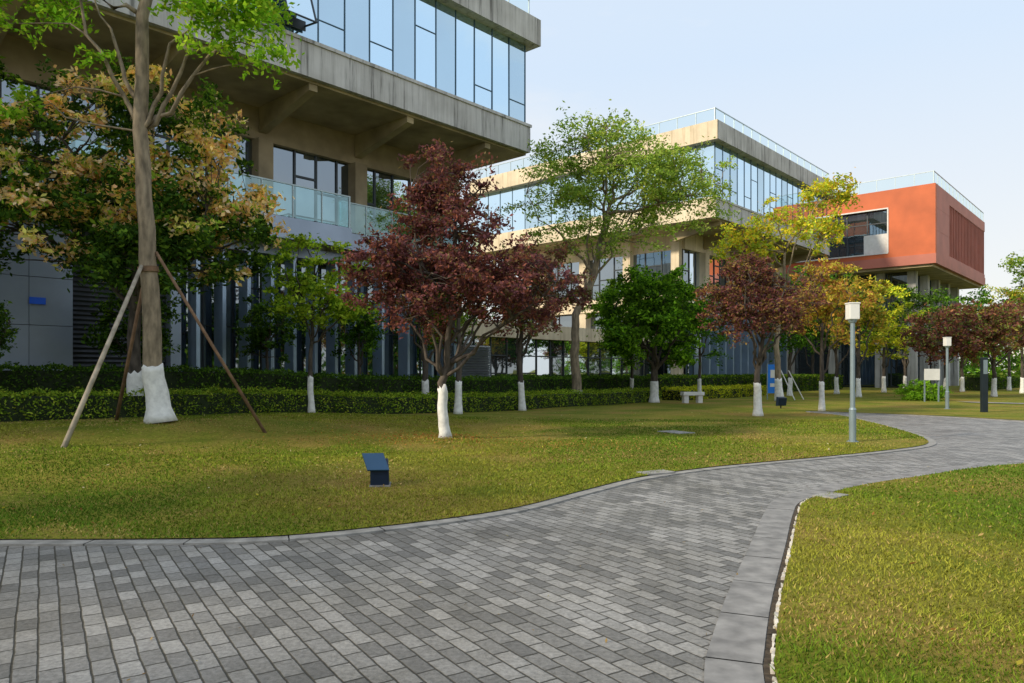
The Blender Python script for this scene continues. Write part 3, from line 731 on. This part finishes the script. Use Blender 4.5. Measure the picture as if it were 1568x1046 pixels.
# ------------------------------------------------------------ trees
def T(x,y): return float(hgt(x,y))-0.03
MAP=[((0.18,0.07,0.075),4),((0.115,0.05,0.065),4),((0.27,0.1,0.075),2),((0.2,0.15,0.075),1.5)]
MAPR=[((0.2,0.085,0.065),4),((0.14,0.06,0.065),4),((0.3,0.14,0.07),2),((0.18,0.22,0.06),3)]
GRN=[((0.07,0.17,0.018),4),((0.13,0.27,0.025),3),((0.035,0.085,0.015),3)]
YGR=[((0.26,0.38,0.05),4),((0.16,0.28,0.035),4),((0.38,0.44,0.06),2)]
DGR=[((0.06,0.13,0.02),4),((0.035,0.075,0.015),4),((0.15,0.26,0.03),2.5)]
YEL=[((0.62,0.54,0.04),4),((0.4,0.46,0.05),4),((0.62,0.36,0.05),1.5)]
ORG=[((0.95,0.66,0.28),4),((0.9,0.7,0.48),3),((0.8,0.74,0.2),2.5),((0.85,0.48,0.25),1.2),((0.3,0.46,0.05),1.8)]
x,y=-7.9,16.3; z=T(x,y)
tree('tall_street_tree',(x,y),[(x,y,z,.25),(-8.05,16.3,z+1.3,.2),(-8.15,16.3,4.1,.18),(-8.35,16.3,7.0,.155),(-8.32,16.3,9.6,.13),(-8.0,16.4,11.3,.09)],
 [(-8.2,16.5,12.0,3.6,3.2,2.2,5),(-10.6,16.0,10.2,1.6,1.6,.9,1.2),(-6.2,16.0,9.7,1.3,1.3,.55,1.2)],80,.55,170,.15,[((.3,.5,.04),4),((.2,.42,.03),4),((.42,.56,.06),2)],white=1.3,nlimb=9,fork=7.0,limb_r=.06,
 extra=[((-5.6,16.2,9.2),1),((-5.3,16.1,8.75),1),((-5.9,16,9.6),1),((-6.6,16.1,9.3),1),((-7.2,15.9,8.9),.9),((-9.9,16,9.4),1),((-11,15.8,9.2),1),((-11.3,15.7,9.9),1),((-7.0,15.9,9.8),.9),((-9.0,15.7,8.4),.6),((-6.2,15.9,8.6),.6),((-10.6,15.8,7.6),.6),((-11.2,15.9,7.3),.7),((-5.5,16,8.3),.7)])
x,y=-9.95,19.2; z=T(x,y)
tree('flushing_tree',(x,y),[(x,y,z,.2),(-10.0,19.2,2.0,.16),(-9.9,19.2,4.2,.15),(-10.3,19.4,6.0,.1)],
 [(-10.6,19.4,6.9,3.9,2.7,3.1,4),(-8.9,19.3,5.1,2.7,2.2,1.5,1.6),(-12.6,19.0,5.9,2.7,2.2,1.9,2.0)],300,.5,190,.16,DGR,bark=M_barkd,nlimb=9,fork=2.6,limb_r=.07,tip=ORG,tipp=0.72,tipz=4.3,shell=.6)
x,y=-6.25,22.6; z=T(x,y)
tree('young_green_tree',(x,y),[(x,y,z,.085),(-6.28,22.6,1.8,.07),(-6.2,22.6,3.2,.05),(-6.1,22.6,4.6,.03)],
 [(-6.3,22.6,4.35,1.5,1.3,1.7,4),(-5.2,22.5,3.6,.9,.8,.8,1)],66,.36,100,.15,[((.4,.52,.05),4),((.22,.36,.03),3),((.1,.2,.02),1)],bark=M_barkd,nlimb=6,fork=2.2,limb_r=.03,white=1.15)
x,y=-1.53,16.65; z=T(x,y)
tree('purple_maple_tree',(x,y),[(x,y,z,.115),(-1.58,16.65,.75,.1),(-1.6,16.65,1.35,.095),(-1.5,16.65,1.9,.075),(-1.4,16.65,3.2,.05),(-1.3,16.65,5.2,.025)],
 [(-1.4,16.65,3.7,2.3,2.1,1.65,5),(-1.5,16.65,5.5,1.2,1.1,1.35,2.0),(.3,16.6,3.3,1.4,1.2,1.05,1.6),(-2.9,16.7,4.0,1.25,1.1,.95,1.5)],300,.3,140,.1,MAP,bark=M_barkd,nlimb=16,fork=1.45,limb_r=.045,shell=.35,twig=.009,clumpvar=.35)
x,y=-1.95,26.2; z=T(x,y)
tree('young_green_tree',(x,y),[(x,y,z,.12),(x+.05,y,2.2,.1),(x,y,4.2,.05)],[(x,y,4.6,1.6,1.6,1.7,1)],50,.4,110,.14,GRN,bark=M_barkd,nlimb=6,fork=2.2)
x,y=.42,29.6; z=T(x,y)
tree('red_leaf_tree',(x,y),[(x,y,z,.12),(x-.1,y,2.2,.1),(x+.1,y,4.6,.05)],[(x+.7,y,4.9,2.0,1.7,2.1,1)],80,.42,110,.15,MAPR,bark=M_barkd,nlimb=7,fork=2.2,clumpvar=.35)
x,y=3.1,34.2; z=T(x,y)
tree('tall_airy_tree',(x,y),[(x,y,z,.25),(2.95,y,2.5,.2),(3.0,y,4.3,.18),(3.9,y,6.2,.15),(4.1,y,7.6,.12),(4.6,y,9.5,.08)],
 [(5.0,34.2,11.4,3.8,3.2,2.7,4),(2.3,34,9.9,2.3,2,2.2,1.8),(8.0,34.5,10.0,2.7,2.2,2.4,2.1),(4.8,34,8.2,3.4,2.0,1.3,1.2)],230,.66,140,.16,[((0.3,0.42,0.08),4),((0.2,0.32,0.05),4),((0.42,0.48,0.1),2)],bark=M_bark,nlimb=13,fork=4.3,limb_r=.085,shell=.45,twig=.022,white=.7)
x,y=7.25,37; z=T(x,y)
tree('round_evergreen_tree',(x,y),[(x,y,z,.2),(x,y,1.6,.18),(x,y,3,.12)],[(7.1,37,4.25,2.8,2.6,2.5,1)],190,.5,150,.2,[((.11,.24,.02),4),((.05,.12,.015),3),((0.24,0.46,0.03),3)],bark=M_barkd,nlimb=7,fork=1.6,shell=.75,white=1.1,clumpvar=.4)
x,y=6.6,40; tree('young_green_tree',(x,y),[(x,y,T(x,y),.1),(x,y,2.5,.08),(x,y,4.2,.04)],[(x-.6,y,4.8,1.8,1.8,2.2,1)],50,.45,110,.17,YGR,bark=M_barkd,nlimb=5,fork=2)
x,y=10.6,41; tree('young_green_tree',(x,y),[(x,y,T(x,y),.1),(x,y,2.5,.08),(x,y,4.2,.04)],[(x,y,4.4,1.9,1.8,2.4,1)],60,.45,110,.17,GRN,bark=M_barkd,nlimb=5,fork=2)
# understorey between the tall hedge and the fins
for (x,y,c,pl) in ((-6.4,30.2,3.4,GRN),(-9.3,27.4,3.2,DGR),(-3.2,34.2,3.8,YGR),(-12.2,23.6,3.0,DGR)):
    tree('understorey_tree',(x,y),[(x,y,T(x,y),.08),(x+.05,y,1.8,.06),(x,y,c,.035)],[(x,y,c,1.25,1.0,1.3,1)],40,.36,95,.15,pl,bark=M_barkd,nlimb=5,fork=1.7,white=1.1,clumpvar=.4)
x,y=8.85,26.1; z=T(x,y)
tree('purple_maple_tree',(x,y),[(x,y,z,.14),(8.83,y,1.2,.11),(8.9,y,2.0,.09),(9.1,y,3.6,.05)],
 [(9.0,26.1,4.1,2.2,2.0,1.6,4),(8.5,26,5.0,1.2,1.2,1.1,1.2)],150,.34,125,.12,MAP+[((0.28,0.19,0.06),3)],bark=M_barkd,nlimb=12,fork=1.5,limb_r=.05,shell=.4,clumpvar=.35)
x,y=12.6,29.5; tree('autumn_tree',(x,y),[(x,y,T(x,y),.1),(x,y,2.0,.08),(x,y,3.6,.04)],[(x,y,4.4,1.7,1.4,1.7,1)],70,.36,100,.14,[((0.5,0.3,0.06),3),((0.36,0.16,0.06),2),((0.45,0.42,0.06),3)],bark=M_barkd,nlimb=7,fork=1.5)
x,y=14.2,38.5; z=T(x,y)
tree('yellow_green_tree',(x,y),[(x,y,z,.18),(x-.2,y,3,.14),(x+.2,y,6,.1),(x+.3,y,8,.06)],[(14.6,38.5,9.2,3.1,2.6,1.8,3),(16.8,38.5,11,1.5,1.3,.9,1),(12.2,38.5,8.2,1.5,1.4,1,1)],100,.55,95,.19,YEL+[((0.3,0.42,0.04),3)],bark=M_bark,nlimb=10,fork=4,limb_r=.06,twig=.02)
def small(nm,x,y,cz,rx,rz,pal,n=70,cr=.5,ls=.22,bark=M_barkd,white=1.2):
    tree(nm,(x,y),[(x,y,T(x,y),.14),(x,y,1.9,.11),(x,y,cz,.05)],[(x,y,cz,rx,rx*.9,rz,1)],n,cr,85,ls,pal,bark=bark,nlimb=7,fork=1.6,white=white,clumpvar=.35)
small('green_tree',22.6,50.5,5.6,2.6,3.0,GRN,80)
small('yellow_green_tree',28.2,55,5.2,2.3,3.3,[((0.55,0.55,0.04),4),((0.3,0.4,0.04),3)],90)
small('green_tree',32.5,60,6.2,2.9,3.2,DGR+[((0.13,0.23,0.03),3)],90,.6,.25)
small('green_tree',26.5,64,6.6,3.0,3.6,GRN,70,.6,.25)
small('autumn_tree',21.5,45,5.4,2.2,2.4,[((0.5,0.33,0.06),3),((0.42,0.42,0.05),2),((0.18,0.24,0.04),2)],80)
small('red_leaf_tree',27.2,45.5,4.0,2.6,1.9,MAPR,95)
small('red_leaf_tree',30.9,46.5,4.2,2.7,2.0,MAPR+[((0.3,0.26,0.06),2)],95)
small('red_leaf_tree',38.0,54,5.0,3.0,2.2,MAPR,80)
small('green_tree',36.0,58,5.6,2.8,3.0,GRN,70,.6,.25)
small('yellow_green_tree',42.5,62,6.4,3.0,2.8,YGR+YEL,70)
small('green_tree',53,72,11,4.0,4.0,YGR,60,.9,.3)
small('green_tree',47,66,6,3.5,3.0,GRN,80,.7,.3)
small('green_tree',18.0,47,5.2,2.2,3.0,GRN,70)
small('red_leaf_tree',-3.4,28.5,4.4,1.6,2.0,MAPR,50,.4,.15)
# unseen trees added left of the frame to dapple lawn and path with shade
for (x,y) in ((-13.5,2.0),(-13.5,-4.6)):
    tree('added_shade_tree',(x,y),[(x,y,0,.2),(x,y,3,.15),(x,y,6,.08)],[(x,y,7.2,3.0,3.0,2.3,1)],50,.7,50,.32,GRN,bark=M_bark,nlimb=6,fork=3)
x,y=-12.6,17.1; tree('garden_shrub',(x,y),[(x,y,T(x,y),.06),(x,y,1.8,.05),(x,y,2.6,.03)],[(x,y,2.75,.9,.8,.75,1)],60,.25,110,.1,DGR,white=0,bark=M_barkd,nlimb=5,fork=1.2)
tree('round_shrub',(22.9,40.5),[(22.9,40.5,0,.08),(22.9,40.5,.3,.07),(22.9,40.5,.5,.05)],[(22.9,40.5,.5,1.15,1.1,.6,1)],130,.22,110,.1,[((0.24,0.44,0.03),4),((0.12,0.26,0.02),2)],white=0,bark=M_barkd,nlimb=4,fork=.2)
V=[];C=[]
for i in range(330):
    t=rng.random(); bx=-60+t*260; by=115+rng.uniform(-6,14)+ (0 if bx<100 else (bx-100)*-.3)
    H=rng.uniform(5,10.5)
    c=np.array([bx,by,rng.uniform(1.2,H)]); n=110
    V.append(leaf_verts(c+rng.normal(size=(n,3))*np.array([1.9,1.4,1.2]),.95,.2))
    C.append(pick(GRN+DGR+[((0.2,0.26,0.05),2)],n)*rng.uniform(.8,1.5))
npmesh('distant_trees',np.concatenate(V),4,np.concatenate(C),M_leaf)
V=[];C=[]
for i in range(230):
    if i<110: bx=rng.uniform(-10,80); by=-38+rng.uniform(-5,5)
    else: bx=rng.uniform(64,76); by=rng.uniform(-40,34)
    c=np.array([bx,by,rng.uniform(1.0,9)]); n=70
    V.append(leaf_verts(c+rng.normal(size=(n,3))*1.7,1.3,.2)); C.append(pick(GRN+[((.3,.2,.05),2)],n))
npmesh('unseen_reflected_trees',np.concatenate(V),4,np.concatenate(C),M_leaf)  # unseen trees added outside the frame to block sky reflections in the glass

# ------------------------------------------------------------ tree support poles
M_pole=plain('weathered_pole',(0.38,0.33,0.26),0.85,var=0.35,scale=5,bump=0.4)
M_poled=plain('brown_pole',(0.2,0.12,0.07),0.85,var=0.35,scale=5,bump=0.4)
root=empty('tree_support_poles'); a,b=MB(),MB()
px,py=-8.1,13.05; a.tube([(px,py,T(px,py)-.05),(-8.2,16.05,3.95)],[.05,.042],8)
px,py=-5.6,16.6; b.tube([(px,py,T(px,py)-.05),(-8.0,16.3,4.3)],[.04,.035],8)
px,py=-9.4,17.2; b.tube([(px,py,T(px,py)-.05),(-8.3,16.45,3.9)],[.045,.04],8)
a.make('pale_pole',M_pole,root,True); b.make('brown_poles',M_poled,root,True)
tie=MB(); tie.tube([(-8.16,16.28,3.84),(-8.17,16.28,3.96)],[.22,.22],14); tie.make('binding',M_poled,root)

# ------------------------------------------------------------ street furniture
M_lampm=plain('lamp_pole_paint',(0.25,0.32,0.36),0.4,0.3,var=0.1)
M_lampw=plain('lamp_diffuser',(0.8,0.8,0.78),0.4,var=0.04)
def lamp(x,y,H):
    z=T(x,y); r=empty('garden_lamp')
    a=MB(); a.tube([(x,y,z),(x,y,z+.04)],[.13,.13],16); a.tube([(x,y,z+.04),(x,y,z+.75)],[.075,.075],16)
    a.tube([(x,y,z+.75),(x,y,z+.8)],[.082,.06],16); a.tube([(x,y,z+.8),(x,y,z+H-.42)],[.055,.05],16); a.tube([(x,y,z+H-.45),(x,y,z+H-.38)],[.07,.11],16)
    for an in range(4):
        u=math.pi/2*an; a.tube([(x+.09*math.cos(u),y+.09*math.sin(u),z+.04),(x+.09*math.cos(u),y+.09*math.sin(u),z+.065)],[.015,.015],6)
    a.make('pole',M_lampm,r)
    b=MB(); wbox(b,x-.115,x+.115,y-.115,y+.115,z+H-.38,z+H-.03); b.make('diffuser',M_lampw,r,bevel=.015)
    c=MB(); wbox(c,x-.125,x+.125,y-.125,y+.125,z+H-.03,z+H); c.make('cap',M_lampw,r,bevel=.006)
lamp(7.7,16.4,3.17); lamp(18.6,31,3.1)
M_blue=plain('navy_enamel',(0.015,0.06,0.13),0.35,0.2,var=0.15)
M_blue2=plain('navy_dark',(0.008,0.02,0.05),0.4,0.2,var=0.15)
root=empty('garden_floodlight'); x,y=-1.83,9.98; z=float(hgt(x,y)); a,b=MB(),MB()
ca,sa=math.cos(.12),math.sin(.12)
def W(u,v,w): return (x+u*ca-v*sa,y+u*sa+v*ca,z+w)
a.hexa([W(-.11,-.12,0),W(.14,-.12,0),W(.14,.1,0),W(-.11,.1,0),W(-.11,-.12,.24),W(.14,-.12,.24),W(.12,.1,.36),W(-.13,.1,.36)])
b.hexa([W(-.145,-.16,.215),W(.15,-.16,.215),W(.05,.17,.405),W(-.245,.17,.405),W(-.145,-.172,.235),W(.15,-.172,.235),W(.05,.158,.428),W(-.245,.158,.428)])
a.make('body',M_blue2,root,bevel=.006); b.make('slanted_lid',M_blue,root,bevel=.005)
c=MB(); c.hexa([W(-.12,-.15,-.02),W(.16,-.15,-.02),W(.16,.17,-.02),W(-.12,.17,-.02),W(-.12,-.15,.02),W(.16,-.15,.02),W(.16,.17,.02),W(-.12,.17,.02)]); c.make('foot',M_kerb,root)
root=empty('garden_floodlight'); x,y=11.6,31.3; z=float(hgt(x,y)); a=MB()
a.hexa([W(-.18,-.12,.12),W(.18,-.12,.12),W(.18,.1,.1),W(-.18,.1,.1),W(-.18,-.2,.45),W(.18,-.2,.45),W(.18,.05,.5),W(-.18,.05,.5)])
a.tube([W(0,0,0),W(0,0,.2)],[.03,.03],8); a.make('body',M_blue2,root)
root=empty('stone_bench'); x,y=9.0,36.2; z=float(hgt(x,y)); a=MB(); ca,sa=math.cos(.15),math.sin(.15)
def W(u,v,w): return (x+u*ca-v*sa,y+u*sa+v*ca,z+w)
pbox(a,W,-.55,.55,-.22,.22,.38,.55); pbox(a,W,-.48,-.25,-.17,.17,-.02,.379); pbox(a,W,.25,.48,-.17,.17,-.02,.379)
a.make('seat_and_legs',M_white,root,bevel=.01)
M_sblue=plain('sign_blue',(0.01,0.2,0.75),0.4,var=0.05)
root=empty('blue_notice_sign'); x,y=14.6,40.5; z=float(hgt(x,y)); a,b,c=MB(),MB(),MB()
wbox(a,x-.32,x+.32,y-.03,y+.03,z+.35,z+1.95); wbox(b,x-.18,x+.18,y-.036,y-.031,z+1.2,z+1.65); wbox(b,x-.2,x+.2,y-.036,y-.031,z+.7,z+.9)
wbox(c,x-.37,x-.325,y-.03,y+.03,z,z+2.0); wbox(c,x+.325,x+.37,y-.03,y+.03,z,z+2.0)
a.make('board',M_sblue,root); b.make('lettering',M_white,root); c.make('posts',M_lampm,root)
root=empty('white_props'); a=MB()
for q,p in (((15.4,39.5),(14.9,40.2)),((16.2,40.3),(15.4,40.4))): a.tube([(q[0],q[1],z),(p[0],p[1],1.7)],[.03,.03],6)
a.make('struts',M_white,root)
root=empty('notice_board'); a,b=MB(),MB()
x=22.3;y=38.5; z=float(hgt(x,y))
wbox(a,x-.4,x+.4,y-.03,y+.03,z+1.15,z+1.75); wbox(b,x-.4,x-.34,y+.031,y+.08,z,z+1.6); wbox(b,x+.34,x+.4,y+.031,y+.08,z,z+1.6)
a.make('board',M_white,root); b.make('posts',M_lampm,root)
root=empty('bollard_sign'); x,y=18.55,28.5; z=float(hgt(x,y)); a,b=MB(),MB()
wbox(a,x-.11,x+.11,y-.08,y+.08,z-.02,z+2.15); wbox(b,x-.08,x+.08,y-.088,y-.082,z+1.5,z+2.05)
a.make('post',plain('dark_post',(0.02,0.03,0.04),0.4,0.2),root,bevel=.01); b.make('plate',M_lampm,root)

# ------------------------------------------------------------ light
sun_dir=Vector((-0.87,-0.49,0)).normalized(); ELEV=32
el=R(ELEV)
v=Vector((sun_dir.x*math.cos(el),sun_dir.y*math.cos(el),math.sin(el)))
sd=bpy.data.lights.new('sun','SUN'); sd.energy=3.9; sd.angle=R(5); sd.color=(1.0,0.86,0.65)
so_=bpy.data.objects.new('sun',sd); link(so_); so_.rotation_euler=v.to_track_quat('Z','Y').to_euler(); so_.location=(0,0,50)
w=bpy.data.worlds.new('World'); scene.world=w; w.use_nodes=True; nt=w.node_tree
bg=nt.nodes['Background']; bg.inputs['Strength'].default_value=0.15
sk=N(nt,'ShaderNodeTexSky'); sk.sky_type='NISHITA'; sk.sun_disc=False; sk.sun_elevation=el; sk.sun_rotation=math.atan2(sun_dir.x,sun_dir.y); sk.dust_density=2.0
tc=N(nt,'ShaderNodeTexCoord'); sx=N(nt,'ShaderNodeSeparateXYZ'); nt.links.new(tc.outputs['Generated'],sx.inputs[0])
rp=ramp(nt,[(0.0,(6.7,6.5,6.1)),(0.12,(6.2,6.3,6.3)),(0.38,(4.9,5.8,6.9)),(1.0,(5.4,6.0,6.8))]); nt.links.new(sx.outputs[2],rp.inputs[0])
no=N(nt,'ShaderNodeTexNoise'); no.inputs['Scale'].default_value=2.2; no.inputs['Detail'].default_value=5; no.inputs['Roughness'].default_value=.6
mp=N(nt,'ShaderNodeMapping'); mp.inputs['Scale'].default_value=(1,1,3.2); mp.inputs['Rotation'].default_value=(0.15,0.2,0)
nt.links.new(tc.outputs['Generated'],mp.inputs[0]); nt.links.new(mp.outputs[0],no.inputs['Vector'])
cr_=ramp(nt,[(0.46,(0,0,0)),(0.75,(.8,.8,.8))]); nt.links.new(no.outputs['Fac'],cr_.inputs[0])
mc=N(nt,'ShaderNodeMixRGB'); mc.inputs[2].default_value=(6.6,6.6,6.5,1)
nt.links.new(cr_.outputs[0],mc.inputs[0]); nt.links.new(rp.outputs[0],mc.inputs[1])
mx=N(nt,'ShaderNodeMixRGB'); mx.inputs[0].default_value=0.9
nt.links.new(sk.outputs[0],mx.inputs[1]); nt.links.new(mc.outputs[0],mx.inputs[2]); nt.links.new(mx.outputs[0],bg.inputs['Color'])

# ------------------------------------------------------------ camera
cd=bpy.data.cameras.new('camera'); cam=bpy.data.objects.new('camera',cd); link(cam)
cam.location=(0,0,1.6); cam.rotation_euler=(R(90),0,0); cd.sensor_width=36; cd.lens=25.5; cd.shift_y=0.03
cd.clip_start=0.1; cd.clip_end=4000
scene.camera=cam
